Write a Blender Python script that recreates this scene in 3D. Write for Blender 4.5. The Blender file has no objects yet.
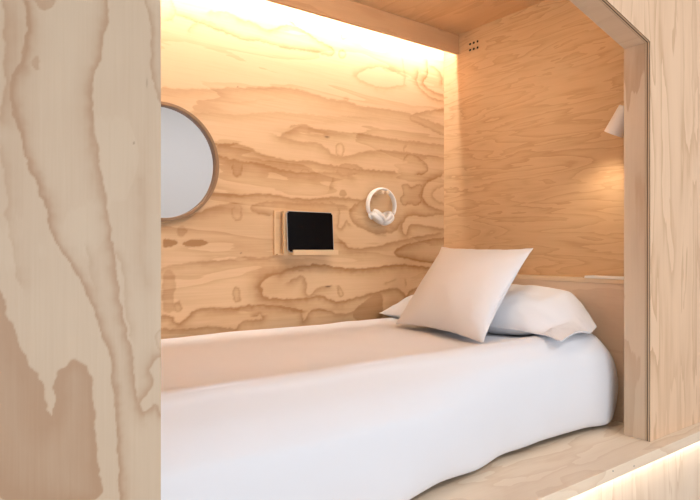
import bpy, bmesh, math, random
import numpy as np
from mathutils import Vector, Matrix

# ------------------------------------------------------------------ scene basics
S = bpy.context.scene
COL = S.collection
H = 1.22                     # eye height; every z below is written relative to the eye and lifted by H
FPX, CX, CY = 581.0, 350.0, 248.0
YAW = math.radians(36.5)

cam_d = bpy.data.cameras.new('camera'); cam = bpy.data.objects.new('camera', cam_d); COL.objects.link(cam)
cam.location = (0, 0, H); cam.rotation_euler = (math.pi/2, 0, -YAW)
cam_d.sensor_fit = 'HORIZONTAL'; cam_d.sensor_width = 36; cam_d.lens = 36*FPX/700.0
cam_d.shift_y = -2/700.0; cam_d.clip_start = 0.02
S.camera = cam

w = bpy.data.worlds.new('world'); S.world = w; w.use_nodes = True
w.node_tree.nodes['Background'].inputs[0].default_value = (0.75, 0.85, 1.0, 1)
w.node_tree.nodes['Background'].inputs[1].default_value = 0.6

S.view_settings.view_transform = 'Standard'; S.view_settings.look = 'None'
S.view_settings.exposure = 0.14; S.view_settings.gamma = 1.0; S.view_settings.use_curve_mapping = False

def area_light(name, loc, direction, sx, sy, power, col):
    d = bpy.data.lights.new(name, 'AREA'); d.shape = 'RECTANGLE'; d.size = sx; d.size_y = sy
    d.energy = power; d.color = col
    o = bpy.data.objects.new(name, d); COL.objects.link(o); o.location = (loc[0], loc[1], loc[2]+H)
    o.rotation_euler = Vector(direction).to_track_quat('-Z', 'Y').to_euler()
    return o
# daylight through the room's window (opposite the bed); plus an added overhead fill brightening what the mirror reflects
area_light('window_daylight', (0.55, -1.97, -0.2), (0, 1, 0), 2.4, 1.1, 50, (0.88, 0.93, 1.0))
area_light('room_fill_light', (2.4, -0.6, 1.85), (0, 0, -1), 1.2, 0.4, 24, (0.94, 0.96, 1.0))
P_COVE, P_TOE, P_SPOT, P_NICHE_FILL = 175.0, 24.0, 5.0, 100.0

# ------------------------------------------------------------------ helpers
def on_plane_y(px, py, y0):
    """point of the plane y = y0 that the pixel looks at (eye at origin)"""
    u = (px-CX)/FPX
    a = y0*(.5948+.8039*u)/(.8039-.5948*u)
    f = .5948*a+.8039*y0
    return a, (CY-py)/FPX*f

def link(name, me, mat=None, parent=None):
    o = bpy.data.objects.new(name, me); COL.objects.link(o)
    if mat: me.materials.append(mat)
    if parent: o.parent = parent; o.matrix_parent_inverse = parent.matrix_world.inverted()
    return o

def obj(name, bm, mat=None, parent=None, smooth=False, lift=True, bevel=0.0):
    if bevel:
        bmesh.ops.bevel(bm, geom=list(bm.edges), offset=bevel, segments=2, profile=.7, affect='EDGES')
    bmesh.ops.recalc_face_normals(bm, faces=list(bm.faces))
    me = bpy.data.meshes.new(name)
    if lift: bmesh.ops.translate(bm, verts=list(bm.verts), vec=(0, 0, H))
    bm.to_mesh(me); bm.free()
    if smooth:
        for p in me.polygons: p.use_smooth = True
    o = bpy.data.objects.new(name, me); COL.objects.link(o)
    if mat: me.materials.append(mat)
    if parent is not None:
        o.parent = parent; o.matrix_parent_inverse = Matrix.Translation(parent.location).inverted() if parent.type == 'EMPTY' else Matrix.Identity(4)
    return o

def empty(name, loc):
    o = bpy.data.objects.new(name, None); COL.objects.link(o); o.location = (loc[0], loc[1], loc[2]+H); o.empty_display_size = .05
    return o

def tag(o, label, cat, group=None):
    o['label'] = label; o['category'] = cat
    if group: o['group'] = group
    return o

def struct(o):
    o['kind'] = 'structure'; return o

def box(bm, x0, x1, y0, y1, z0, z1):
    v = [bm.verts.new(p) for p in ((x0,y0,z0),(x1,y0,z0),(x1,y1,z0),(x0,y1,z0),(x0,y0,z1),(x1,y0,z1),(x1,y1,z1),(x0,y1,z1))]
    for f in ((0,3,2,1),(4,5,6,7),(0,1,5,4),(1,2,6,5),(2,3,7,6),(3,0,4,7)): bm.faces.new([v[i] for i in f])
    return bm

def prism_x(bm, prof, x0, x1):
    """extrude a (y, z) profile along x"""
    a = [bm.verts.new((x0, y, z)) for y, z in prof]; b = [bm.verts.new((x1, y, z)) for y, z in prof]
    bm.faces.new(a); bm.faces.new(b[::-1])
    n = len(prof)
    for i in range(n): bm.faces.new((a[i], b[i], b[(i+1) % n], a[(i+1) % n]))
    return bm

def tube(bm, pts, r, seg=12, cap=True, rz=None):
    pts = [Vector(p) for p in pts]; rings = []
    n0 = None
    for i, p in enumerate(pts):
        t = (pts[min(i+1, len(pts)-1)]-pts[max(i-1, 0)]).normalized()
        if n0 is None:
            n0 = t.orthogonal().normalized()
        n0 = (n0 - t*n0.dot(t)).normalized(); b = t.cross(n0)
        rr = r[i] if isinstance(r, (list, tuple)) else r
        rings.append([bm.verts.new(p+(n0*math.cos(2*math.pi*k/seg)+b*math.sin(2*math.pi*k/seg))*rr) for k in range(seg)])
    for i in range(len(rings)-1):
        for k in range(seg): bm.faces.new((rings[i][k], rings[i][(k+1) % seg], rings[i+1][(k+1) % seg], rings[i+1][k]))
    if cap: bm.faces.new(rings[0][::-1]); bm.faces.new(rings[-1])
    return bm

# --- numpy value noise for wood figure and cloth
_rng = np.random.RandomState(7)
_T = _rng.rand(256, 256)
def vnoise(x, y):
    xi = np.floor(x).astype(int); yi = np.floor(y).astype(int); fx = x-xi; fy = y-yi
    fx = fx*fx*(3-2*fx); fy = fy*fy*(3-2*fy)
    g = lambda i, j: _T[(i) % 256, (j) % 256]
    return ((g(xi, yi)*(1-fx)+g(xi+1, yi)*fx)*(1-fy)+(g(xi, yi+1)*(1-fx)+g(xi+1, yi+1)*fx)*fy)*2-1
def fbm(x, y, o=3):
    s = 0; a = 1.0
    for k in range(o):
        s = s+a*vnoise(x*2**k+17.3*k, y*2**k+5.1*k); a *= .5
    return s

# ------------------------------------------------------------------ materials
def new_mat(name):
    m = bpy.data.materials.new(name); m.use_nodes = True
    nt = m.node_tree; bsdf = nt.nodes['Principled BSDF']
    return m, nt, bsdf

def lnk(nt, a, b): nt.links.new(a, b)

def mathn(nt, op, a, b=None, c=None, clamp=False):
    n = nt.nodes.new('ShaderNodeMath'); n.operation = op; n.use_clamp = clamp
    for i, v in enumerate((a, b, c)):
        if v is None: continue
        if isinstance(v, (int, float)): n.inputs[i].default_value = v
        else: lnk(nt, v, n.inputs[i])
    return n.outputs[0]

def ramp(nt, fac, stops):
    n = nt.nodes.new('ShaderNodeValToRGB'); e = n.color_ramp.elements
    while len(e) < len(stops): e.new(.5)
    for el, (p, c) in zip(e, stops):
        el.position = p; el.color = (c, c, c, 1) if isinstance(c, (int, float)) else (*c, 1)
    lnk(nt, fac, n.inputs[0]); return n.outputs[0]

def noise(nt, vec, scale, detail=3, rough=.5, dist=0.0):
    n = nt.nodes.new('ShaderNodeTexNoise'); n.inputs['Scale'].default_value = scale
    n.inputs['Detail'].default_value = detail; n.inputs['Roughness'].default_value = rough
    n.inputs['Distortion'].default_value = dist
    lnk(nt, vec, n.inputs['Vector']); return n.outputs['Fac']

def mapping(nt, vec, loc, scl):
    n = nt.nodes.new('ShaderNodeMapping'); n.inputs['Location'].default_value = loc; n.inputs['Scale'].default_value = scl
    lnk(nt, vec, n.inputs['Vector']); return n.outputs[0]

def mixc(nt, fac, a, b):
    n = nt.nodes.new('ShaderNodeMix'); n.data_type = 'RGBA'
    for sock, v in ((n.inputs[0], fac), (n.inputs[6], a), (n.inputs[7], b)):
        if isinstance(v, tuple): sock.default_value = (*v, 1)
        elif isinstance(v, (int, float)): sock.default_value = v
        else: lnk(nt, v, sock)
    return n.outputs[2]

def plywood(name, grain='X', light=(.70,.53,.36), dark=(.52,.34,.20), rings=9.0, strength=.6, seed=0.0,
            attr=False, gen=1.0, rough=.5, stretch=1.0, across=3.4):
    """rotary cut pine plywood: slow growth-ring contours stretched along the grain, soft on one side, crisp on the other"""
    m, nt, bsdf = new_mat(name)
    tc = nt.nodes.new('ShaderNodeTexCoord').outputs['Object']
    # along the grain small scale, across it large
    s = {'X': (1.0, across, across), 'Y': (across, 1.0, across), 'Z': (across, across, 1.0)}[grain]
    f = {'X': (5, 170, 170), 'Y': (170, 5, 170), 'Z': (170, 170, 5)}[grain]
    s = tuple(c if c > 1 else c*stretch for c in s)
    mp = mapping(nt, tc, (seed, seed*1.7, seed*.6), s)
    n1 = noise(nt, mp, 1.1, 4, .45, .35)
    fine = noise(nt, mapping(nt, tc, (seed,)*3, f), 1.0, 2, .6)
    fld = mathn(nt, 'MULTIPLY_ADD', n1, rings, mathn(nt, 'MULTIPLY', fine, .10))
    fr = mathn(nt, 'FRACT', fld)
    ring = ramp(nt, fr, [(0, 0.0), (.10, .02), (.62, .35), (.90, 1.0), (.955, .95), (.975, 0.0)])
    brd = noise(nt, mp, .8, 2, .5)
    amt = mathn(nt, 'MULTIPLY', ring, ramp(nt, brd, [(.30, .35), (.65, 1.0)]))
    fac = mathn(nt, 'MULTIPLY', amt, strength*gen)
    if attr:
        at = nt.nodes.new('ShaderNodeAttribute'); at.attribute_name = 'figure'
        fac = mathn(nt, 'ADD', fac, mathn(nt, 'MULTIPLY', at.outputs['Fac'], 1.25), clamp=True)
    fac = mathn(nt, 'ADD', fac, mathn(nt, 'MULTIPLY', mathn(nt, 'SUBTRACT', fine, .5), .30), clamp=True)
    col = mixc(nt, fac, light, dark)
    if attr:
        a2 = nt.nodes.new('ShaderNodeAttribute'); a2.attribute_name = 'knot'
        col = mixc(nt, a2.outputs['Fac'], col, (.12, .06, .03))
    lnk(nt, col, bsdf.inputs['Base Color'])
    bsdf.inputs['Roughness'].default_value = rough
    bsdf.inputs['Specular IOR Level'].default_value = .25
    bp = nt.nodes.new('ShaderNodeBump'); bp.inputs['Strength'].default_value = .06; bp.inputs['Distance'].default_value = .002
    lnk(nt, fine, bp.inputs['Height']); lnk(nt, bp.outputs[0], bsdf.inputs['Normal'])
    return m

def ply_edge(name, axis, n=5, pitch=0.0095):
    """end grain of the sheet: thin dark glue lines across the thickness"""
    m, nt, bsdf = new_mat(name)
    tc = nt.nodes.new('ShaderNodeTexCoord').outputs['Object']
    sp = nt.nodes.new('ShaderNodeSeparateXYZ'); lnk(nt, tc, sp.inputs[0])
    c = sp.outputs[axis]
    nz = noise(nt, mapping(nt, tc, (0, 0, 0), (9, 9, 9)), 1, 2)
    fr = mathn(nt, 'FRACT', mathn(nt, 'ADD', mathn(nt, 'MULTIPLY', c, 1/pitch), mathn(nt, 'MULTIPLY', nz, .25)))
    r = ramp(nt, fr, [(0, 0.0), (.22, .1), (.28, 1.0), (.58, 1.0), (.64, 0.0)])
    col = mixc(nt, r, (.60, .44, .29), (.07, .04, .025))
    lnk(nt, col, bsdf.inputs['Base Color']); bsdf.inputs['Roughness'].default_value = .7
    return m

def plain(name, col, rough=.5, metal=0.0, spec=.5, bump=0.0, bscale=200, var=0.0):
    m, nt, bsdf = new_mat(name)
    tc = nt.nodes.new('ShaderNodeTexCoord').outputs['Object']
    nz = noise(nt, tc, bscale, 3)
    c2 = tuple(c*(1-var) for c in col)
    lnk(nt, mixc(nt, nz, tuple(col), c2), bsdf.inputs['Base Color'])
    bsdf.inputs['Roughness'].default_value = rough; bsdf.inputs['Metallic'].default_value = metal
    bsdf.inputs['Specular IOR Level'].default_value = spec
    if bump:
        bp = nt.nodes.new('ShaderNodeBump'); bp.inputs['Strength'].default_value = bump; bp.inputs['Distance'].default_value = .001
        lnk(nt, nz, bp.inputs['Height']); lnk(nt, bp.outputs[0], bsdf.inputs['Normal'])
    return m

def glow(name, col, strength):
    m, nt, bsdf = new_mat(name)
    bsdf.inputs['Base Color'].default_value = (*col, 1)
    bsdf.inputs['Emission Color'].default_value = (*col, 1); bsdf.inputs['Emission Strength'].default_value = strength
    return m

LIGHT, DARK = (.575, .445, .315), (.42, .265, .16)
WARML, WARMD = (.68, .475, .285), (.37, .195, .08)
M_front = plywood('plywood_front', 'Z', LIGHT, DARK, rings=5, strength=.16, seed=3.1, attr=True, gen=1.0)
M_right = plywood('plywood_right', 'Z', (.80,.555,.365), (.56,.34,.19), rings=7, strength=.75, seed=8.3, across=7)
M_tilt  = plywood('plywood_tilt', 'X', (.66,.49,.34), (.54,.36,.22), rings=9, strength=.5, seed=2.2)
M_jamb  = plywood('plywood_jamb', 'Z', (.70,.55,.40), (.54,.36,.23), rings=6, strength=.8, seed=5.5)
M_back  = plywood('plywood_back', 'X', WARML, WARMD, rings=5, strength=.34, seed=1.4, across=7, attr=True)
M_end   = plywood('plywood_end', 'Y', (.63,.43,.25), (.40,.225,.11), rings=8, strength=.55, seed=4.6, across=13, stretch=1.8)
M_ceil  = plywood('plywood_ceiling', 'Y', (.68,.45,.255), (.52,.30,.15), rings=6, strength=.6, seed=6.0, across=7)
M_lint  = plywood('plywood_lintel', 'Y', (.68,.51,.36), (.55,.375,.24), rings=9, strength=.5, seed=25.5)
M_beam  = plywood('plywood_beam', 'X', (.51,.31,.17), (.36,.19,.09), rings=6, strength=.6, seed=9.0, across=7)
M_ledge = plywood('plywood_ledge', 'X', (.86,.70,.53), (.66,.46,.30), rings=10, strength=.6, seed=7.7)
M_head  = plywood('plywood_headboard', 'Y', (.74,.56,.41), (.60,.41,.27), rings=7, strength=.5, seed=11.2)
M_plinth= plywood('plywood_plinth', 'Z', (.76,.62,.48), (.58,.42,.28), rings=7, strength=.7, across=9, seed=12.9)
M_small = plywood('plywood_small', 'X', (.66,.46,.27), (.50,.30,.15), rings=7, strength=.5, seed=13.3)
M_edgeY = ply_edge('ply_edge_y', 1)
M_cloth = plain('white_cotton', (.775,.78,.81), .85, spec=.15, bump=.25, bscale=900, var=.02)
M_white = plain('white_plaster', (.80,.80,.80), .8, bscale=40, var=.03)
M_floor = plain('grey_floor', (.50,.46,.42), .6, bscale=8, var=.15)
M_plastic = plain('white_plastic', (.80,.78,.76), .35, bscale=60, var=.02)
M_cup = plain('soft_white_pad', (.74,.71,.68), .7, bscale=200, var=.05)
M_metalw = plain('white_painted_metal', (.80,.77,.75), .4, bscale=60, var=.02)
M_black = plain('black_glass', (.003,.003,.004), .25, spec=.12, bscale=10, var=.1)
M_dark = plain('dark_recess', (.03,.018,.01), .9, bscale=10, var=.1)
M_alu = plain('silver_aluminium', (.62,.62,.63), .35, metal=.8, bscale=60, var=.05)
M_mirror, nt_, b_ = new_mat('mirror_glass')
b_.inputs['Metallic'].default_value = 1; b_.inputs['Roughness'].default_value = .02
mz = noise(nt_, nt_.nodes.new('ShaderNodeTexCoord').outputs['Object'], 3, 1)
lnk(nt_, mixc(nt_, mz, (.90,.91,.92), (.88,.89,.91)), b_.inputs['Base Color'])
M_oak = plywood('oak_rim', 'Z', (.27,.165,.095), (.19,.11,.055), rings=9, strength=.5, seed=15)

# ------------------------------------------------------------------ drawn wood figure (growth-ring outlines of the two big sheets)
def seg_dist(P, pts, closed=False):
    """distance to a polyline and the side (sign) of the nearest segment"""
    best = np.full(P.shape[0], 1e9); side = np.zeros(P.shape[0])
    n = len(pts)
    for i in range(n if closed else n-1):
        a = np.array(pts[i]); b = np.array(pts[(i+1) % n]); ab = b-a
        t = np.clip(((P-a)@ab)/max(ab@ab, 1e-9), 0, 1)
        d = P-(a+t[:, None]*ab); dist = np.hypot(d[:, 0], d[:, 1])
        s = ab[0]*(P[:, 1]-a[1])-ab[1]*(P[:, 0]-a[0])
        k = dist < best; best[k] = dist[k]; side[k] = s[k]
    return best, side

def inside(P, pts):
    r = np.zeros(P.shape[0], bool); n = len(pts)
    for i in range(n):
        (x0, y0), (x1, y1) = pts[i], pts[(i+1) % n]
        if y0 == y1: continue
        c = (y0 > P[:, 1]) != (y1 > P[:, 1])
        r ^= c & (P[:, 0] < (x1-x0)*(P[:, 1]-y0)/(y1-y0)+x0)
    return r

def smooth_pts(pts, closed=False, k=2):
    for _ in range(k):
        q = []
        n = len(pts)
        if not closed: q.append(pts[0])
        for i in range(n if closed else n-1):
            a, b = pts[i], pts[(i+1) % n]
            q += [(a[0]*.75+b[0]*.25, a[1]*.75+b[1]*.25), (a[0]*.25+b[0]*.75, a[1]*.25+b[1]*.75)]
        if not closed: q.append(pts[-1])
        pts = q
    return pts

def sheet(name, x0, x1, z0, z1, y, thick, mat, step, lines, regions, knots, warp, patches=()):
    """a plywood sheet whose visible face (at y, looking towards -y) carries a fine grid with its figure"""
    nx = int(round((x1-x0)/step)); nz = int(round((z1-z0)/step))
    X, Z = np.meshgrid(np.linspace(x0, x1, nx+1), np.linspace(z0, z1, nz+1))
    P0 = np.stack([X.ravel(), Z.ravel()], 1)
    wx, wz = warp
    P = P0.copy()
    P[:, 0] += wx*fbm(P0[:, 0]*60+3, P0[:, 1]*60, 3); P[:, 1] += wz*fbm(P0[:, 0]*60+31, P0[:, 1]*60+9, 3)
    fig = np.zeros(len(P))
    for pts, wd, amp, sd in lines:           # wd: fade width in metres on the soft side; sd: which side is soft (+1/-1/0 both)
        w3 = smooth_pts([on_plane_y(px, py, y) for px, py in pts])
        d, s = seg_dist(P, w3)
        soft = np.exp(-(d/wd)**1.2)
        hard = np.exp(-(d/(step*.7))**2)
        v = soft if sd == 0 else np.where(s*sd > 0, soft, hard)
        fig = np.maximum(fig, amp*v)
    for pts, edge, base, wd in regions:       # closed dark figure: crisp rim, paler inside
        w3 = smooth_pts([on_plane_y(px, py, y) for px, py in pts], True)
        d, s = seg_dist(P, w3, True); ins = inside(P, w3)
        v = np.where(ins, base+(edge-base)*np.exp(-d/wd), 0)
        v = np.where(~ins, edge*np.exp(-(d/(step*.7))**2), v)
        fig = np.maximum(fig, v)
    for cx, cy, rx, rz, amp in patches:       # broad tonal clouds
        c = on_plane_y(cx, cy, y)
        fig = fig+amp*np.exp(-(((P[:, 0]-c[0])/rx)**2+((P[:, 1]-c[1])/rz)**2))
    kn = np.zeros(len(P))
    for cx, cy, rx, rz, amp in knots:
        c = on_plane_y(cx, cy, y)
        kn = np.maximum(kn, amp*np.exp(-(((P0[:, 0]-c[0])/rx)**2+((P0[:, 1]-c[1])/rz)**2)**1.5))
    nv = len(P0)
    verts = [(p[0], y, p[1]+H) for p in P0]
    faces = [(j*(nx+1)+i, j*(nx+1)+i+1, (j+1)*(nx+1)+i+1, (j+1)*(nx+1)+i) for j in range(nz) for i in range(nx)]
    # rim and back so the sheet has its thickness
    c = [0, nx, (nz+1)*(nx+1)-1, nz*(nx+1)]
    rim = [list(range(0, nx+1)), [j*(nx+1)+nx for j in range(nz+1)], [nz*(nx+1)+i for i in range(nx, -1, -1)], [j*(nx+1) for j in range(nz, -1, -1)]]
    bk = [(x0, y+thick, z0+H), (x1, y+thick, z0+H), (x1, y+thick, z1+H), (x0, y+thick, z1+H)]
    verts += bk
    b = [nv, nv+1, nv+2, nv+3]
    for k in range(4):
        faces.append(tuple(rim[k][::-1]) + (b[k], b[(k+1) % 4]))
    faces.append((b[3], b[2], b[1], b[0]))
    me = bpy.data.meshes.new(name); me.from_pydata(verts, [], faces); me.update()
    for an, arr in (('figure', fig), ('knot', kn)):
        at = me.attributes.new(an, 'FLOAT', 'POINT')
        at.data.foreach_set('value', np.concatenate([arr, np.zeros(4)]).astype(np.float32))
    return link(name, me, mat)

# ================================================================== SETTING
Z_LEDGE, Z_CEIL = -.6725, 1.108
X_END, Y_BACK = 2.25, 2.196
Y_F, Y_R = 1.0, 1.093            # front face and back face of the front wall
X_L, X_R = .334, 2.034           # opening
Z_BEND = .716

# --- back wall with its figure
BL = []
def L(pts, wd=.02, amp=.5, sd=-1): BL.append((pts, wd, amp, sd))
L([(214,144),(234,143.7),(250,148),(260,154),(278,159),(299,162),(310,161),(330,166),(360,170),(395,172)], .030, .6)
L([(218,155),(234,161),(257,162),(276,169),(301,173.6),(330,172),(352,176)], .03, .5)
L([(163,190),(190,191),(214,193),(241,195.5),(269,194),(299,200),(315,199),(335,197),(370,201)], .018, .65)
L([(345,206),(330,203.5),(297,203.5),(269,201),(250,206),(252,212),(270,215)], .02, .45, 1)
L([(280,136),(292,130),(304,124),(312,129),(330,131),(345,133),(362,134),(395,140),(443,145)], .03, .45)
L([(280,136),(292,140),(306,143),(315,142),(326,148),(336,158),(350,156),(372,150),(404,152),(443,158)], .03, .45)
L([(403,159),(410,153),(420,158),(429,168),(426,173),(418,175)], .012, .6)
L([(374,195),(362,200),(351,208),(349,216),(354,223),(363,229),(376,234),(395,232),(402,222)], .025, .55, 1)
L([(442,175),(427,182),(421,193),(424,201),(430,207),(443,211)], .022, .6)
L([(443,186),(434,190),(432,196),(436,201),(443,203)], .012, .4)
L([(443,214),(424,217),(411,214),(404,219),(401,228),(404,236),(408,234),(409,224),(424,226),(443,229)], .02, .6)
L([(330,201),(338,206),(340,216),(337,228),(342,230),(346,220),(350,224)], .01, .45)
L([(330,187),(333,178),(333,168)], .02, .4)
L([(280,272),(292,268),(304,266),(318,264),(336,267.5),(360,270),(384,266.5),(406,264),(435,269),(446,268)], .022, .8)
L([(163,268),(190,263),(215,262),(244,257),(262,259),(280,255)], .02, .35)
L([(280,300),(304,299),(312,297),(321,295.5),(330,300),(338,303),(348,300),(360,297),(382,291),(396,288),(402,291),(406,298),(410,291),(418,287),(435,287)], .018, .7)
L([(450,237),(426,240),(406,244.6),(396,250),(393,255),(406,258),(420,261),(440,264)], .025, .75, 1)
L([(341,240),(347,247),(355,249.5),(377,247),(395,242),(416,237),(440,233)], .025, .6)
L([(281,308),(302,309),(303,322),(305,322),(309,310),(324,309),(338,315),(350,313),(362,310)], .02, .55)
L([(163,316),(172,316),(177,324.6),(185,320),(194,310.6),(204,309),(216,308),(236,309),(244,306),(266,305),(290,308),(302,310)], .018, .7)
L([(163,329),(188,330),(210,327),(231,329),(236,331),(240,322),(252,321),(264,320),(262,314),(254,316)], .016, .55)
L([(300,271),(290,270),(272,275.6),(263,280),(259,286),(263,291),(261,297),(275,299),(290,300)], .030, .65)
L([(290,281),(296,278),(303,275),(306,284),(305,294),(310,297),(318,288),(328,286)], .02, .5)
L([(338,286),(342,290),(344,296),(338,296),(338,288)], .008, .45)
L([(385,283),(392,281),(396,279)], .006, .4); L([(405,280),(406,286)], .006, .4)
L([(374,226),(384,224),(395,226),(380,230),(372,234),(386,236)], .004, .35)
L([(163,222),(180,219),(196,214),(215,206),(236,203)], .03, .45)
# upper half, paler
L([(290,20),(300,30),(307,32),(319,42),(333,47),(335.6,53),(331,56),(316,51.6),(304,50),(290,49),(270,44),(259,40),(244,40),(233,35),(215,28.6),(197,22),(178,15)], .012, .55)
L([(210,12),(222,12),(230,13),(241,21),(252,22),(266,31),(276,29),(283,24),(300,29)], .016, .45)
L([(172,0),(176,10),(174,18),(168,21)], .012, .4)
L([(189,30),(194,24),(204,20),(215,24)], .01, .35)
L([(403,60),(405,72),(405,86)], .008, .35); L([(427,62),(428,76),(421,82),(430,91),(443,95)], .014, .7)
L([(432,66),(438,70),(442,78),(442,84)], .012, .6); L([(418,72),(416,82),(421,90),(432,98),(443,101)], .014, .55)
L([(355,76),(364,69),(382,66),(405,76)], .016, .4, 1); L([(355,76),(364,83),(382,89),(405,85)], .014, .35)
L([(163,88),(200,90),(240,88),(290,88),(314,94),(333,101),(348,101),(362,108),(400,110),(443,126)], .05, .4)
L([(443,109),(415,113),(408,119),(424,126),(443,135)], .018, .5, 1)
L([(200,100),(240,103),(270,98),(300,97)], .02, .22)
L([(290,127),(304,123),(314,131)], .008, .4)
L([(333,101),(340,103),(347,101),(348,98),(344,99)], .006, .4)
L([(163,120),(200,112),(236,116),(270,112),(300,114),(345,118),(400,116)], .03, .22)
KN = [(258,3,.004,.012,.6),(327,137,.014,.004,.85),(328,286.5,.016,.004,.95),(300,107,.003,.003,.0),(238,87,.003,.003,.8),(241,253,.004,.003,.8),(182,143,0.003,.003,.0)]
def ring_patch(px, py, rx, ry):
    return [(px+rx*math.cos(t), py+ry*math.sin(t)) for t in [k*math.pi/5 for k in range(10)]]
BR = [
 ([(163,241),(170,240.5),(179,243),(172,245.5),(163,246)], .85, .75, .01),
 ([(183,243.5),(190,240.5),(200,240),(208,243),(202,245),(190,246)], .85, .75, .01),
 (ring_patch(342.5, 54, 3.6, 3.6), .5, .0, .004), (ring_patch(343.5, 36.5, 2.5, 2.2), .4, .0, .004),
 ([(338,168),(344,163.5),(355,164.5),(363,168),(360,173),(350,175),(342,177),(336,173)], .5, .25, .012),
 ([(401,186),(407,184),(412,189),(420,183),(423,190),(418,195),(423,200),(417,206),(409,202),(404,207),(400,199),(404,194)], .55, .15, .006),
 ([(352,312),(362,304),(372,296),(382,292),(383,310),(381,320),(355,321)], .55, .50, .02),
 (ring_patch(340,150,4,7), .45, .0, .005), (ring_patch(305,172,4,3), .4, .0, .005),
 (ring_patch(237,168,5,9), .45, .2, .008), (ring_patch(237,295,3.5,8), .5, .15, .005),
 (ring_patch(237,212,4.5,9), .4, .05, .005), (ring_patch(343,193,3.2,3), .45, .4, .01),
 (ring_patch(178,307,4,5), .5, .2, .006), (ring_patch(182,231,4,5), .35, .3, .01),
 ([(163,272),(172,270),(176,285),(172,300),(178,308),(170,312),(163,312)], .35, .25, .03),
 ([(405,160),(403,150),(407,146),(405,144),(403,150)], .4, .4, .01),
]
PATCH = [(240,232,.34,.10,.16),(270,285,.10,.07,.20),(200,190,.25,.12,.10),(330,245,.25,.05,.16),(420,190,.10,.12,.18),
         (200,60,.3,.12,-.03),(340,225,.22,.06,.10),(250,160,.2,.07,.10),(400,250,.12,.05,.08),(300,290,.3,.10,.08),(380,205,.2,.08,.10)]
wb = sheet('wall_back', .10, X_END, -.70, Z_CEIL, Y_BACK, .018, M_back, .005, BL, BR, KN, (.005, .0035), PATCH); struct(wb)

# --- front wall, left sheet with its figure
FL = []
def F(pts, wd=.01, amp=.6, sd=1): FL.append((pts, wd, amp, sd))
F([(24,0),(26,18),(27,40),(22,60),(14,76),(11,95),(16,120),(24,142),(28,165),(40,188),(47,205),(49,225),(57,246),(70,262),(80,280),(92,303),(101,328),(112,362),(116,400),(118,440),(122,500)], .009, .75, 1)
F([(108,-5),(107,20),(103,42),(99,62),(93,80),(91,104),(94,140),(101,172),(106,205),(112,245),(118,285),(122,318),(132,355),(135,392),(143,414)], .011, .70, -1)
F([(144,-4),(149,14),(153,30),(151,52),(154,80),(157,95),(163,108)], .007, .55, 1)
F([(116,255),(122,262),(127,290),(125,310),(131,335)], .008, .35, 1)
F([(86,250),(94,290),(104,330),(112,350)], .010, .30, 1)
F([(162,355),(152,362),(148,372),(153,378),(149,392),(141,398),(137,408),(143,413),(152,410),(156,402),(162,412)], .010, .65, -1)
F([(4,0),(6,30),(3,60),(8,90),(0,120)], .012, .45, 1)
F([(0,150),(8,180),(6,215),(14,250),(20,280)], .012, .30, 1)
F([(140,180),(144,215),(139,250),(146,285)], .014, .25, 0)
F([(161,330),(155,334),(157,345),(162,350)], .006, .4, 1)
FRG = [
 ([(-30,250),(0,290),(7,315),(20,350),(30,372),(40,376),(44,395),(48,419),(55,411),(57,398),(54,386),(60,370),(67,364),(76,361),(88,367),(93,378),(92,400),(95,430),(98,470),(102,505),(-30,510)], .80, .42, .030),
 ([(33,-5),(40,9),(50,10),(54,2),(55,-6)], .55, .5, .01),
 (ring_patch(36, 62, 3, 6), .45, .3, .01),
 (ring_patch(80, 385, 12, 20), .45, .42, .02),
]
FPATCH = [(15,80,.03,.14,.22),(10,400,.05,.10,.12),(146,200,.012,.2,.08),(40,470,.05,.08,.12),(20,30,.02,.05,.1)]
wf = sheet('wall_front', -.02, X_L, Z_LEDGE+.0005, .60, Y_F, .018, M_front, .0024, FL, FRG, [(134,143,.0015,.0015,.8),(147,83,.0015,.008,.3)], (.0028, .0045), FPATCH); struct(wf)

def prism_y(bm, prof, y0, y1):
    """extrude an (x, z) outline along y"""
    a = [bm.verts.new((x, y0, z)) for x, z in prof]; b = [bm.verts.new((x, y1, z)) for x, z in prof]
    bm.faces.new(a); bm.faces.new(b[::-1])
    n = len(prof)
    for i in range(n): bm.faces.new((a[i], b[i], b[(i+1) % n], a[(i+1) % n]))
    return bm
X_M = (X_L+X_R)/2; Z_M = Z_BEND+.26*(X_R-X_M); Z_TOP = 1.9      # shallow gable over the opening
# rest of the left sheet: outside the picture
bm = bmesh.new()
prism_y(bm, [(-1.6, Z_LEDGE+.0005), (-.0205, Z_LEDGE+.0005), (-.0205, .6005), (X_L, .6005), (X_L, Z_BEND), (X_M, Z_M), (X_M, Z_TOP), (-1.6, Z_TOP)], Y_F, Y_F+.018)
struct(obj('wall_front_left', bm, M_right))
bm = bmesh.new(); box(bm, .102, X_L-.0005, Y_F+.0185, Y_R, Z_LEDGE+.0005, Z_BEND-.001)
struct(obj('trim_1', bm, M_jamb))
bm = bmesh.new(); box(bm, X_R, X_END, Y_F+.0185, Y_R, Z_LEDGE+.0005, Z_BEND-.0006)
struct(obj('trim_2', bm, M_jamb))
bm = bmesh.new(); prism_y(bm, [(X_M+.0003, Z_M), (X_R, Z_BEND), (X_END, Z_BEND), (X_END, Z_CEIL-.0006), (X_M+.0003, Z_CEIL-.0006)], Y_F+.0185, Y_R)
struct(obj('trim_3', bm, M_lint))
bm = bmesh.new(); prism_y(bm, [(X_M, Z_M), (X_L, Z_BEND), (.102, Z_BEND), (.102, Z_CEIL-.0006), (X_M, Z_CEIL-.0006)], Y_F+.0185, Y_R)
struct(obj('trim_4', bm, M_lint))
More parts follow.
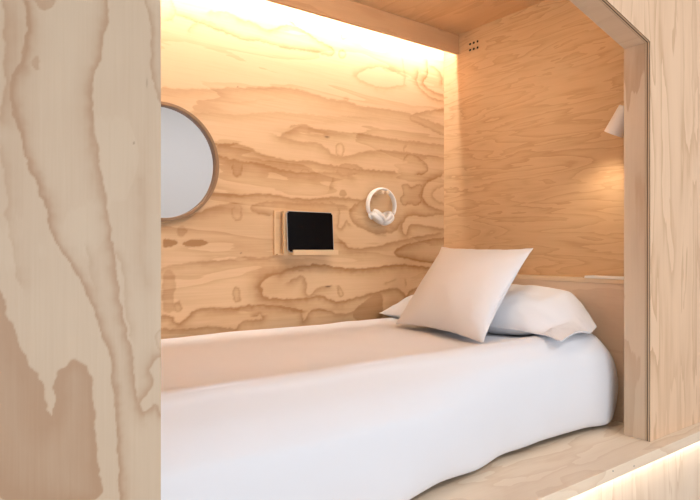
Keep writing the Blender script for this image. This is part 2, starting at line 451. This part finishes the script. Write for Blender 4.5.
bm = bmesh.new(); prism_y(bm, [(X_R, Z_LEDGE+.0005), (3.9, Z_LEDGE+.0005), (3.9, Z_TOP), (X_M+.0003, Z_TOP), (X_M+.0003, Z_M), (X_R, Z_BEND)], Y_F, Y_F+.018)
wr = obj('wall_front_right', bm, M_right); struct(wr)
wr.data.materials.append(M_edgeY)            # cut edge of the sheet shows its plies
for p in wr.data.polygons:
    if abs(p.normal.y) < .1: p.material_index = 1

# --- end wall with six drilled air holes (real holes)
bm = bmesh.new(); box(bm, X_END, X_END+.018, Y_R+.0005, Y_BACK+.018, -.75, Z_CEIL+.018)
we = obj('wall_right', bm, M_end); struct(we)
def on_plane_x(px, py, x0):
    u = (px-CX)/FPX
    y = x0*(.8039-.5948*u)/(.5948+.8039*u); f = .5948*x0+.8039*y
    return y, (CY-py)/FPX*f
bm = bmesh.new()
y0_, z0_ = on_plane_x(473.8, 45.8, X_END)
for i in (-1, 0, 1):
    for j in (-.5, .5):
        tube(bm, [(X_END-.02, y0_+i*.0245, z0_+j*.031), (X_END+.0165, y0_+i*.0245, z0_+j*.031)], .0062, 14)
cut = obj('cutter', bm)
md = we.modifiers.new('b', 'BOOLEAN'); md.object = cut; md.operation = 'DIFFERENCE'; md.solver = 'EXACT'
dg = bpy.context.evaluated_depsgraph_get(); me2 = bpy.data.meshes.new_from_object(we.evaluated_get(dg))
we.modifiers.clear(); we.data = me2
bpy.data.objects.remove(cut, do_unlink=True)
we.data.materials.clear(); we.data.materials.append(M_end); we.data.materials.append(M_dark)
for p in we.data.polygons:
    c = p.center; p.material_index = 0
    if abs(p.center.y-y0_) < .035 and abs(p.center.z-H-z0_) < .03 and p.center.x > X_END+.001: p.material_index = 1

# --- ceiling, left end wall
bm = bmesh.new(); box(bm, .08, X_END+.018, Y_F+.0185, Y_BACK+.018, Z_CEIL, Z_CEIL+.018); struct(obj('ceiling', bm, M_ceil))
bm = bmesh.new(); box(bm, .082, .10, Y_R+.002, Y_BACK+.018, -.75, Z_CEIL-.001); struct(obj('wall_left', bm, M_end))

# --- cove board under the ceiling, with the light behind it
bm = bmesh.new(); box(bm, .102, X_END-.0005, 2.089, 2.107, 1.008, Z_CEIL-.0005)
struct(obj('trim_6', bm, M_beam))
ML_cove = glow('warm_led', (1.0, .94, .87), P_COVE)
bm = bmesh.new(); box(bm, .12, X_END-.002, 2.1075, 2.1165, 1.1005, 1.1065)
tag(obj('led_strip', bm, ML_cove), 'warm white light strip glowing behind the board under the ceiling', 'light strip')

ML_fill = glow('niche_fill_glow', (1.0, .87, .71), P_NICHE_FILL)  # extra glowing strip, added out of view to brighten the niche
bm = bmesh.new(); box(bm, .45, 1.75, 1.0935, 1.0985, .97, .985)
tag(obj('led_strip', bm, ML_fill), 'added warm fill strip, unseen behind the lintel, that brightens the niche', 'light strip')

# --- platform the bed stands on, with its front overhang; plinth below
bm = bmesh.new(); box(bm, -1.59, 3.9, .95, Y_BACK-.001, Z_LEDGE-.036, Z_LEDGE)
struct(obj('floor_platform', bm, M_ledge, bevel=.0015))
for hx, hz in ((on_plane_y(613, 471, .95)), (on_plane_y(634, 466, .95))):
    bm = bmesh.new(); tube(bm, [(hx, .9496, hz), (hx, .9515, hz)], .0022, 12); obj('nail_hole', bm, M_dark, bpy.data.objects['floor_platform'])
bm = bmesh.new(); box(bm, -1.59, 3.9, 1.0, 1.018, -1.22, Z_LEDGE-.037)
struct(obj('wall_plinth', bm, M_plinth))
ML_toe = glow('neutral_led', (1.0, .97, .93), P_TOE)
bm = bmesh.new(); box(bm, -.28, 3.38, .972, .980, Z_LEDGE-.043, Z_LEDGE-.0365)
tag(obj('led_strip', bm, ML_toe), 'light strip under the front lip of the platform washing the plinth below', 'light strip')

# --- headboard box with its ledge
bm = bmesh.new(); box(bm, 2.172, X_END-.001, 1.096, Y_BACK-.002, Z_LEDGE+.001, -.141)
hb = empty('headboard', (2.2, 1.6, Z_LEDGE))
o_ = obj('front_board', bm, M_head, hb)
bm = bmesh.new(); box(bm, 2.170, X_END-.001, 1.096, Y_BACK-.002, -.140, -.123)
o2 = obj('ledge', bm, plywood('plywood_head_ledge', 'Y', (.72,.55,.38), (.6,.42,.26), rings=7, strength=.4, seed=2.9), hb, bevel=.001)
tag(hb, 'low plywood headboard with a narrow ledge across the head of the bed', 'headboard')

# --- the room the camera stands in
bm = bmesh.new(); box(bm, -1.6, 4.4, -2.0, 2.4, -1.27, -1.2205); struct(obj('floor', bm, M_floor))
bm = bmesh.new()
wx0, wx1, wz0, wz1 = -.7, 1.8, -.8, .4
box(bm, -1.6, wx0, -2.1, -2.0, -1.22, Z_TOP); box(bm, wx1, 4.4, -2.1, -2.0, -1.22, Z_TOP)
box(bm, wx0, wx1, -2.1, -2.0, -1.22, wz0); box(bm, wx0, wx1, -2.1, -2.0, wz1, Z_TOP)
struct(obj('wall_opposite', bm, M_white))
bm = bmesh.new()
for (a, b, c, d) in ((wx0, wx0+.05, wz0, wz1), (wx1-.05, wx1, wz0, wz1), (wx0, wx1, wz0, wz0+.05), (wx0, wx1, wz1-.05, wz1), (.52, .58, wz0, wz1)):
    box(bm, a, b, -2.06, -2.0, c, d)
struct(obj('window_1', bm, M_metalw))
bm = bmesh.new(); box(bm, -1.7, -1.6, -2.1, 2.4, -1.22, Z_TOP); struct(obj('wall_side_left', bm, M_white))
bm = bmesh.new(); box(bm, 4.4, 4.5, -2.1, 2.4, -1.22, Z_TOP); struct(obj('wall_side_right', bm, M_white))
bm = bmesh.new(); box(bm, -1.7, 4.5, -2.1, 2.4, Z_TOP, Z_TOP+.1); struct(obj('ceiling_room', bm, M_white))

# ================================================================== OBJECTS
# --- mattress and duvet
def duvet():
    prof = [(1.195,-.664),(1.175,-.662),(1.160,-.64),(1.153,-.58),(1.150,-.52),(1.151,-.46),(1.159,-.415),(1.177,-.378),(1.205,-.352),(1.228,-.331),(1.252,-.320),(1.276,-.316),
            (1.30,-.322),(1.36,-.336),(1.48,-.342),(1.55,-.341),(1.7,-.341),(1.85,-.342),(1.97,-.342),(2.06,-.338),(2.12,-.331),(2.155,-.342),(2.172,-.365),(2.176,-.42),(2.17,-.50)]
    # resample finely
    prof = smooth_pts(prof, False, 2)
    x0, x1, r = .12, 2.163, .12
    xs = list(np.linspace(x0, x1-r, 110)); xs += [x1-r+r*math.sin(t*math.pi/2) for t in np.linspace(0, 1, 22)[1:]]
    bm = bmesh.new(); rows = []
    for x in xs:
        t = max(0, (x-(x1-r))/r); h = (1-t**2.6)**(1/2.6) if t < 1 else 0.0
        row = []
        for k, (y, z) in enumerate(prof):
            zz = Z_LEDGE+.006+(z-Z_LEDGE-.006)*(.0+1.0*h)
            yy = y
            if y < 1.45: yy = y+(1-h)*.05*max(0, (1.45-y)/.3)
            hem = max(0, 1-(z+.664)/.10) if z < -.56 and y < 1.3 else 0
            side = 1.0 if y < 1.25 else 0.0
            n = float(vnoise(np.array(x*5.2+2), np.array(.3)))
            n2 = float(fbm(np.array(x*2.4+4), np.array(z*3.0+y*1.3)))
            n3 = float(fbm(np.array(x*7+1), np.array(y*6+z*4.), 2))
            yy += side*(.006*n2+.002*n3)+hem*.010*n
            if hem: zz += hem*(.005+.006*n)*h
            xx = x-max(0, (x-1.9)/.263)*.045*max(0, min(1, (-.46-z)/.18))
            yy += (.012-.15*max(0, min(.45, 1.45-x)) if y < 1.3 and z < -.34 else 0)*min(1, (-.34-z)/.10)
            if z > -.45: zz += .004*n2*h+.0015*n3*h
            if y > 2.09 and z > -.37: zz += .003*float(vnoise(np.array(x*9), np.array(.7)))*h
            row.append(bm.verts.new((xx, yy, max(zz, Z_LEDGE+.002))))
        rows.append(row)
    for i in range(len(rows)-1):
        for k in range(len(prof)-1):
            bm.faces.new((rows[i][k], rows[i+1][k], rows[i+1][k+1], rows[i][k+1]))
    bmesh.ops.remove_doubles(bm, verts=list(bm.verts), dist=.0004)
    return bm
dv = obj('duvet', duvet(), M_cloth, smooth=True)
so = dv.modifiers.new('s', 'SOLIDIFY'); so.thickness = .006; so.offset = -1
tag(dv, 'smooth white duvet covering the mattress and hanging down to the platform', 'duvet')

# --- cushions
def cushion_bm(w_, h_, t_, frame, pin=.08, n=44, p=2.3, wr=.006, seed=0, flap=0.0, droop=None, sag=0.0):
    """w_ along frame U, h_ along frame V, thickness t_ along N, corners drawn out into points"""
    O, U, V = (Vector(v) for v in frame); U = U.normalized(); V = (V-U*V.dot(U)).normalized(); N = U.cross(V)
    bm = bmesh.new(); g = {}
    for side in (1, -1):
        for i in range(n+1):
            for j in range(n+1):
                if side == -1 and (i in (0, n) or j in (0, n)): g[(side, i, j)] = g[(1, i, j)]; continue
                a = math.sin((i/n*2-1)*math.pi/2*.97)/math.sin(math.pi/2*.97); b = math.sin((j/n*2-1)*math.pi/2*.97)/math.sin(math.pi/2*.97)
                aa = a
                if flap:                      # flat empty end of the pillowcase at a = -1
                    aa = (a+1-flap)/(2-flap)*2-1
                    aa = max(-1, aa)
                x = a*w_/2*(1-pin*(1-b*b)*abs(a)**1.5)
                if flap and a < 0: x = a*w_/2*(1-pin*.3*(1-b*b))
                y = b*h_/2*(1-pin*(1-a*a)*abs(b)**1.5)
                f = max(0, (1-abs(aa)**p))**.62*max(0, (1-abs(b)**p))**.62
                z = side*t_/2*f
                nn = float(fbm(np.array(a*2.2+seed), np.array(b*2.2+side*3+seed), 3))
                crease = float(vnoise(np.array((a+b)*5+seed), np.array((a-b)*1.2+side)))*max(0, abs(a*b)-.15)
                z += (wr*nn+wr*1.3*crease)*(1-max(abs(a), abs(b))**6)
                if flap and a < -1+flap*1.2: z += .012*math.sin(b*5+seed)*min(1, (-a-(1-flap*1.2))/flap*1.4)
                # seam wobble
                x += .0025*float(vnoise(np.array(b*9+seed), np.array(2.2)))*abs(a)**8
                y += .0025*float(vnoise(np.array(a*9+seed), np.array(7.2)))*abs(b)**8
                P = O+U*x+V*y+N*z
                if droop: P = droop(P, a, b, side)
                g[(side, i, j)] = bm.verts.new(P)
    for side in (1, -1):
        for i in range(n):
            for j in range(n):
                q = [g[(side, i, j)], g[(side, i+1, j)], g[(side, i+1, j+1)], g[(side, i, j+1)]]
                bm.faces.new(q if side == 1 else q[::-1])
    rim = [g[(1, i, 0)].co.copy() for i in range(n+1)]+[g[(1, n, j)].co.copy() for j in range(1, n+1)]+[g[(1, i, n)].co.copy() for i in range(n-1, -1, -1)]+[g[(1, 0, j)].co.copy() for j in range(n-1, 0, -1)]
    return bm, rim

def cushion(name, label, *a, seam_r=.0022, group=None, **k):
    bm, rim = cushion_bm(*a, **k)
    o = obj(name, bm, M_cloth, smooth=True)
    b2 = bmesh.new(); tube(b2, rim+[rim[0]], seam_r, 6, cap=False)
    obj('seam', b2, M_cloth, o, smooth=True)
    tag(o, label, 'pillow', group); return o

ZT = -.335
keep = lambda P, a, b, s: Vector((P.x, P.y, max(P.z, ZT+.004)))
# lying pillow, near side
def dr(P, a, b, s):
    t = min(1, max(0, (-a-.42)/.58))
    P = P.copy(); P.z += (ZT+.020+.010*math.sin(b*4)+.003*s-P.z)*t**1.5*.93
    if b < 0: P.x -= t*.11*(-b)
    P.y -= .012*t*b
    return Vector((min(P.x, 2.165), P.y, P.z))
def dr2(P, a, b, s): return Vector((min(P.x, 2.165), min(P.y, 2.19), P.z))
cushion('pillow', 'white pillow lying against the headboard, its pillowcase end towards the room', .54, .42, .17,
        ((1.955, 1.465, ZT+.080), (-.06, 1, .0), (-.95, 0, -.22)), pin=.04, wr=.009, seed=3.3, flap=.30, droop=dr, n=48)
cushion('pillow', 'white pillow in the far corner, mostly hidden behind the square cushion', .43, .42, .14,
        ((2.0, 1.97, ZT+.062), (0, 1, 0), (-.95, 0, -.20)), pin=.05, wr=.008, seed=8.1, droop=dr2, n=36)
# square scatter cushion leaning back
BLc, BRc = Vector((1.64, 1.885, ZT+.012)), Vector((1.535, 1.318, ZT+.012))
TLc, TRc = Vector((2.02, 1.985, .004)), Vector((1.925, 1.40, -.002))
Oc = (BLc+BRc+TLc+TRc)/4
Uc = ((BLc-BRc)+(TLc-TRc))/2; Vc = ((TLc-BLc)+(TRc-BRc))/2
def shear(P, a, b, s):
    d = P-Oc; nrm = Uc.cross(Vc).normalized(); Un = Uc.normalized(); Vn = (Vc-Un*Vc.dot(Un)).normalized()
    a, b, c = d.dot(Un)*2/Uc.length, d.dot(Vn)*2/Vc.length, d.dot(nrm)
    P = BRc*(1-a)*(1-b)/4+BLc*(1+a)*(1-b)/4+TRc*(1-a)*(1+b)/4+TLc*(1+a)*(1+b)/4+nrm*c
    return P
cushion('cushion', 'square white cushion with pointed corners leaning in front of the pillows', Uc.length, Vc.length, .15,
        (Oc, Uc, Vc), pin=.09, wr=.005, seed=5.0, droop=shear, n=44)
bpy.data.objects['cushion']['category'] = 'cushion'

# let the soft things press against each other instead of passing through
from mathutils.bvhtree import BVHTree
bpy.context.view_layer.update()
def tree(o):
    d_ = bpy.context.evaluated_depsgraph_get(); e = o.evaluated_get(d_).to_mesh()
    return BVHTree.FromPolygons([o.matrix_world @ v.co for v in e.vertices], [p.vertices[:] for p in e.polygons])
def settle(o, below=None, above=None):
    for m_, off in [(o, 0.0)]+[(c, 0.0) for c in o.children]:
        for v in m_.data.vertices:
            c = v.co; zmin = -9
            if below:
                h = below.ray_cast(Vector((c.x, c.y, H+.3)), Vector((0, 0, -1)))
                if h[0] is not None:
                    zmin = h[0].z+.0045
                    if c.z < zmin: c.z = zmin+min(.004, (zmin-c.z)*.05)
            if above:
                h = above.ray_cast(Vector((c.x, c.y, zmin-.001 if zmin > 0 else H-.5)), Vector((0, 0, 1)))
                if h[0] is not None and c.z > h[0].z-.006: c.z = max(h[0].z-.006-min(.004, (c.z-h[0].z)*.04), zmin)
        m_.data.update()
t_duvet = tree(bpy.data.objects['duvet'])
settle(bpy.data.objects['cushion'], below=t_duvet)
t_cush = tree(bpy.data.objects['cushion'])
for nm in ('pillow', 'pillow.001'): settle(bpy.data.objects[nm], t_duvet, t_cush)

# --- round mirror
mc = Vector((.734, Y_BACK, .325)); R = .225
mr = empty('mirror', (mc.x, mc.y-.001, mc.z))
bm = bmesh.new(); N_ = 96
prof = [(R-.013, -.001), (R-.013, -.024), (R-.011, -.026), (R-.001, -.026), (R, -.024), (R, -.001)]
rg = [[bm.verts.new((mc.x+r_*math.cos(2*math.pi*k/N_), mc.y+d_, mc.z+r_*math.sin(2*math.pi*k/N_))) for r_, d_ in prof] for k in range(N_)]
for k in range(N_):
    for q in range(len(prof)):
        bm.faces.new((rg[k][q], rg[(k+1) % N_][q], rg[(k+1) % N_][(q+1) % 6], rg[k][(q+1) % 6]))
obj('frame', bm, M_oak, mr)
bm = bmesh.new(); tube(bm, [(mc.x, mc.y-.002, mc.z), (mc.x, mc.y-.008, mc.z)], R-.0135, 96)
obj('glass', bm, M_mirror, mr)
tag(mr, 'round mirror in a thin wooden frame on the back wall, half hidden', 'mirror')

# --- wall holder with the tablet
yb = Y_BACK
hx0, hx1, hz0, hz1 = 1.216, 1.505, -.030, .160
hd = empty('tablet_holder', ((hx0+hx1)/2, yb-.001, hz0))
bm = bmesh.new(); box(bm, hx0, hx1-.02, yb-.0105, yb-.0005, hz0, hz1); obj('back_board', bm, M_small, hd, bevel=.001)
M_smalledge = plywood('plywood_small_edge', 'Z', (.70,.50,.30), (.56,.37,.2), rings=7, strength=.4, seed=21)
bm = bmesh.new()
box(bm, hx0-.001, hx0+.005, yb-.0135, yb-.0108, hz0, hz1); obj('side_rim', bm, M_smalledge, hd, bevel=.0008)
bm = bmesh.new(); box(bm, hx0+.0052, hx1-.02, yb-.030, yb-.0108, hz0, hz0+.006); obj('bottom_rim', bm, M_smalledge, hd, bevel=.0008)
bm = bmesh.new(); box(bm, hx0+.0052, hx1-.05, yb-.0135, yb-.0108, hz1-.005, hz1); obj('top_rim', bm, M_smalledge, hd, bevel=.0008)
bm = bmesh.new(); box(bm, 1.243, 1.495, yb-.046, yb-.0305, hz0+.002, hz1-.004); obj('front_board', bm, M_smalledge, hd, bevel=.0008)
bm = bmesh.new(); box(bm, 1.268, 1.500, yb-.075, yb-.0465, hz0+.0, hz0+.010); box(bm, 1.268, 1.500, yb-.082, yb-.0755, hz0, hz0+.022)
obj('shelf_lip', bm, M_smalledge, hd)
tag(hd, 'small plywood holder on the back wall that carries the tablet', 'tablet holder')
# tablet leaning back slightly
tb = empty('tablet', (1.365, yb-.062, hz0+.0105))
def tabbox(x0, x1, t0, t1, z0, z1, bev=0):
    b = bmesh.new(); box(b, x0, x1, t0, t1, z0, z1)
    bmesh.ops.bevel(b, geom=[e for e in b.edges if abs((e.verts[0].co-e.verts[1].co).y) > 1e-4 and abs((e.verts[0].co-e.verts[1].co).x) < 1e-4], offset=bev, segments=5, affect='EDGES') if bev else None
    for v in b.verts: v.co.y += (v.co.z-(hz0+.011))*.055
    return b
ty = yb-.0660
obj('casing', tabbox(1.249, 1.487, ty, ty+.0060, hz0+.0115, hz0+.0115+.177, .008), M_alu, tb)
obj('screen', tabbox(1.2515, 1.4845, ty-.0010, ty-.0001, hz0+.014, hz0+.0115+.1745, .006), M_black, tb)
tag(tb, 'tablet with a black screen standing in the plywood wall holder', 'tablet')

# --- headphones on pegs
hp = empty('headphones', (1.775, Y_BACK-.04, .2))
cxh, czh, yh = 1.779, .198, Y_BACK-.045
th = lambda d: math.radians(d)
pts = [(cxh+.080*math.cos(th(t)), yh-.004*math.cos(th(t)), czh+.004+.082*math.sin(th(t))) for t in range(-28, 209, 6)]
def band(bm, pts, wy, tr):
    """flattened headband: wide along y, thin radially"""
    C0 = Vector((cxh, yh, czh)); rings = []
    for i, p in enumerate(pts):
        p = Vector(p); rad = Vector((p.x-C0.x, 0, p.z-C0.z)).normalized()
        k = [(math.cos(2*math.pi*q/14), math.sin(2*math.pi*q/14)) for q in range(14)]
        e = i/(len(pts)-1); s = .78+.3*math.sin(math.pi*e)
        rings.append([bm.verts.new(p+rad*(tr*c)+Vector((0, 1, 0))*(wy*s*d)) for c, d in k])
    for i in range(len(rings)-1):
        for k in range(14): bm.faces.new((rings[i][k], rings[i][(k+1) % 14], rings[i+1][(k+1) % 14], rings[i+1][k]))
    bm.faces.new(rings[0]); bm.faces.new(rings[-1])
bm = bmesh.new(); band(bm, pts, .016, .006); obj('headband', bm, M_plastic, hp, smooth=True)
def earcup(c, axis, r, t):
    """shell and pad: lathe about the axis"""
    axis = Vector(axis).normalized(); n = axis.orthogonal().normalized(); b = axis.cross(n)
    out = []
    for prof in ([(0, 0), (r*.55, .001), (r*.88, .004), (r, .010), (r, .017), (r*.95, .020), (0, .020)],
                 [(0, .0205), (r*.90, .0205), (r*.98, .026), (r*.96, .033), (r*.80, .037), (r*.55, .034), (r*.5, .026), (0, .025)]):
        bm = bmesh.new(); rings = []
        for rr, dd in prof:
            dd = dd*t
            if rr == 0: rings.append([bm.verts.new(Vector(c)+axis*dd)])
            else: rings.append([bm.verts.new(Vector(c)+axis*dd+(n*math.cos(2*math.pi*k/28)+b*math.sin(2*math.pi*k/28))*rr) for k in range(28)])
        for i in range(len(rings)-1):
            A, B = rings[i], rings[i+1]
            for k in range(28):
                if len(A) == 1: bm.faces.new((A[0], B[k], B[(k+1) % 28]))
                elif len(B) == 1: bm.faces.new((A[k], A[(k+1) % 28], B[0]))
                else: bm.faces.new((A[k], A[(k+1) % 28], B[(k+1) % 28], B[k]))
        out.append(bm)
    return out
for c, ax in (((cxh-.046, yh-.004, czh-.066), (.62, -.25, .72)), ((cxh+.044, yh+.002, czh-.072), (-.62, -.10, .72))):
    a, b = earcup(c, ax, .039, 1.15)
    cup = obj('ear_cup', a, M_plastic, hp, smooth=True); obj('ear_pad', b, M_cup, cup, smooth=True)
bm = bmesh.new(); tube(bm, [pts[0], (cxh+.068, yh, czh-.052), (cxh+.058, yh, czh-.064)], .006, 10)
obj('yoke', bm, M_plastic, hp, smooth=True)
bm = bmesh.new(); tube(bm, [pts[-1], (cxh-.072, yh, czh-.048), (cxh-.060, yh-.002, czh-.060)], .006, 10)
obj('yoke', bm, M_plastic, hp, smooth=True)
tag(hp, 'white headphones with folded ear cups hanging from wooden pegs on the back wall', 'headphones')
M_peg = plywood('peg_wood', 'Y', (.78,.62,.45), (.6,.42,.26), rings=4, strength=.4, seed=22)
for i, (dx, lb) in enumerate(((-.010, 'small wooden peg in the back wall holding up the headphones, left one of two'), (.022, 'small wooden peg in the back wall holding up the headphones, right one of two'))):
    bm = bmesh.new(); zz = czh+.068
    tube(bm, [(cxh+dx, Y_BACK-.0003, zz), (cxh+dx, Y_BACK-.058, zz), (cxh+dx, Y_BACK-.062, zz), (cxh+dx, Y_BACK-.068, zz), (cxh+dx, Y_BACK-.071, zz)], [.0055, .0055, .009, .009, .006], 16)
    tag(obj('wooden_peg', bm, M_peg), lb, 'peg', 'pegs for the headphones')

# --- reading spotlight on the end wall
sp = empty('reading_lamp', (X_END-.001, 1.150, .50))
bm = bmesh.new(); tube(bm, [(X_END-.0005, 1.150, .50), (X_END-.022, 1.150, .50)], .032, 32); obj('wall_plate', bm, M_metalw, sp, bevel=.002)
top = Vector((2.132, 1.136, .530)); dirn = Vector((-.02, .45, -.86)).normalized()
bm = bmesh.new(); tube(bm, [(X_END-.022, 1.150, .50), (X_END-.065, 1.145, .50), tuple(top+dirn*.04)], .007, 12); obj('arm', bm, M_metalw, sp, smooth=True)
# open tapered shade
n1 = dirn.orthogonal().normalized(); n2 = dirn.cross(n1)
prof = [(0, 0), (.024, 0), (.027, .003), (.036, .108), (.0345, .108), (.026, .01), (0, .01)]
bm = bmesh.new(); rings = []
for r_, d_ in prof:
    rings.append([bm.verts.new(top+dirn*d_+(n1*math.cos(2*math.pi*k/36)+n2*math.sin(2*math.pi*k/36))*max(r_, .0001)) for k in range(36)])
for i in range(len(rings)-1):
    for k in range(36): bm.faces.new((rings[i][k], rings[i][(k+1) % 36], rings[i+1][(k+1) % 36], rings[i+1][k]))
obj('lamp_shade', bm, M_metalw, sp, smooth=False)
bm = bmesh.new(); tube(bm, [tuple(top+dirn*.022), tuple(top+dirn*.027)], .023, 24)
obj('bulb', bm, glow('spot_led', (1.0, .84, .66), 4.0), sp)
tag(sp, 'small white cone reading spotlight fixed to the end wall beside the opening', 'lamp')
d = bpy.data.lights.new('reading_lamp_beam', 'SPOT'); d.energy = P_SPOT; d.color = (1.0, .84, .64); d.spot_size = math.radians(85); d.spot_blend = 1.0; d.shadow_soft_size = .02
lo = bpy.data.objects.new('reading_lamp_beam', d); COL.objects.link(lo); lo.location = top+dirn*.100+Vector((0, 0, H))
lo.rotation_euler = Vector((.16, .40, -.90)).to_track_quat('-Z', 'Y').to_euler()

# --- thin white tray on the headboard ledge
bm = bmesh.new(); y1_, y2_ = 1.13, 1.335
box(bm, 2.176, 2.236, y1_, y2_, -.1225, -.1125)
tag(obj('slim_box', bm, M_plastic, bevel=.002), 'slim flat white box lying on the headboard ledge beside the opening', 'box')
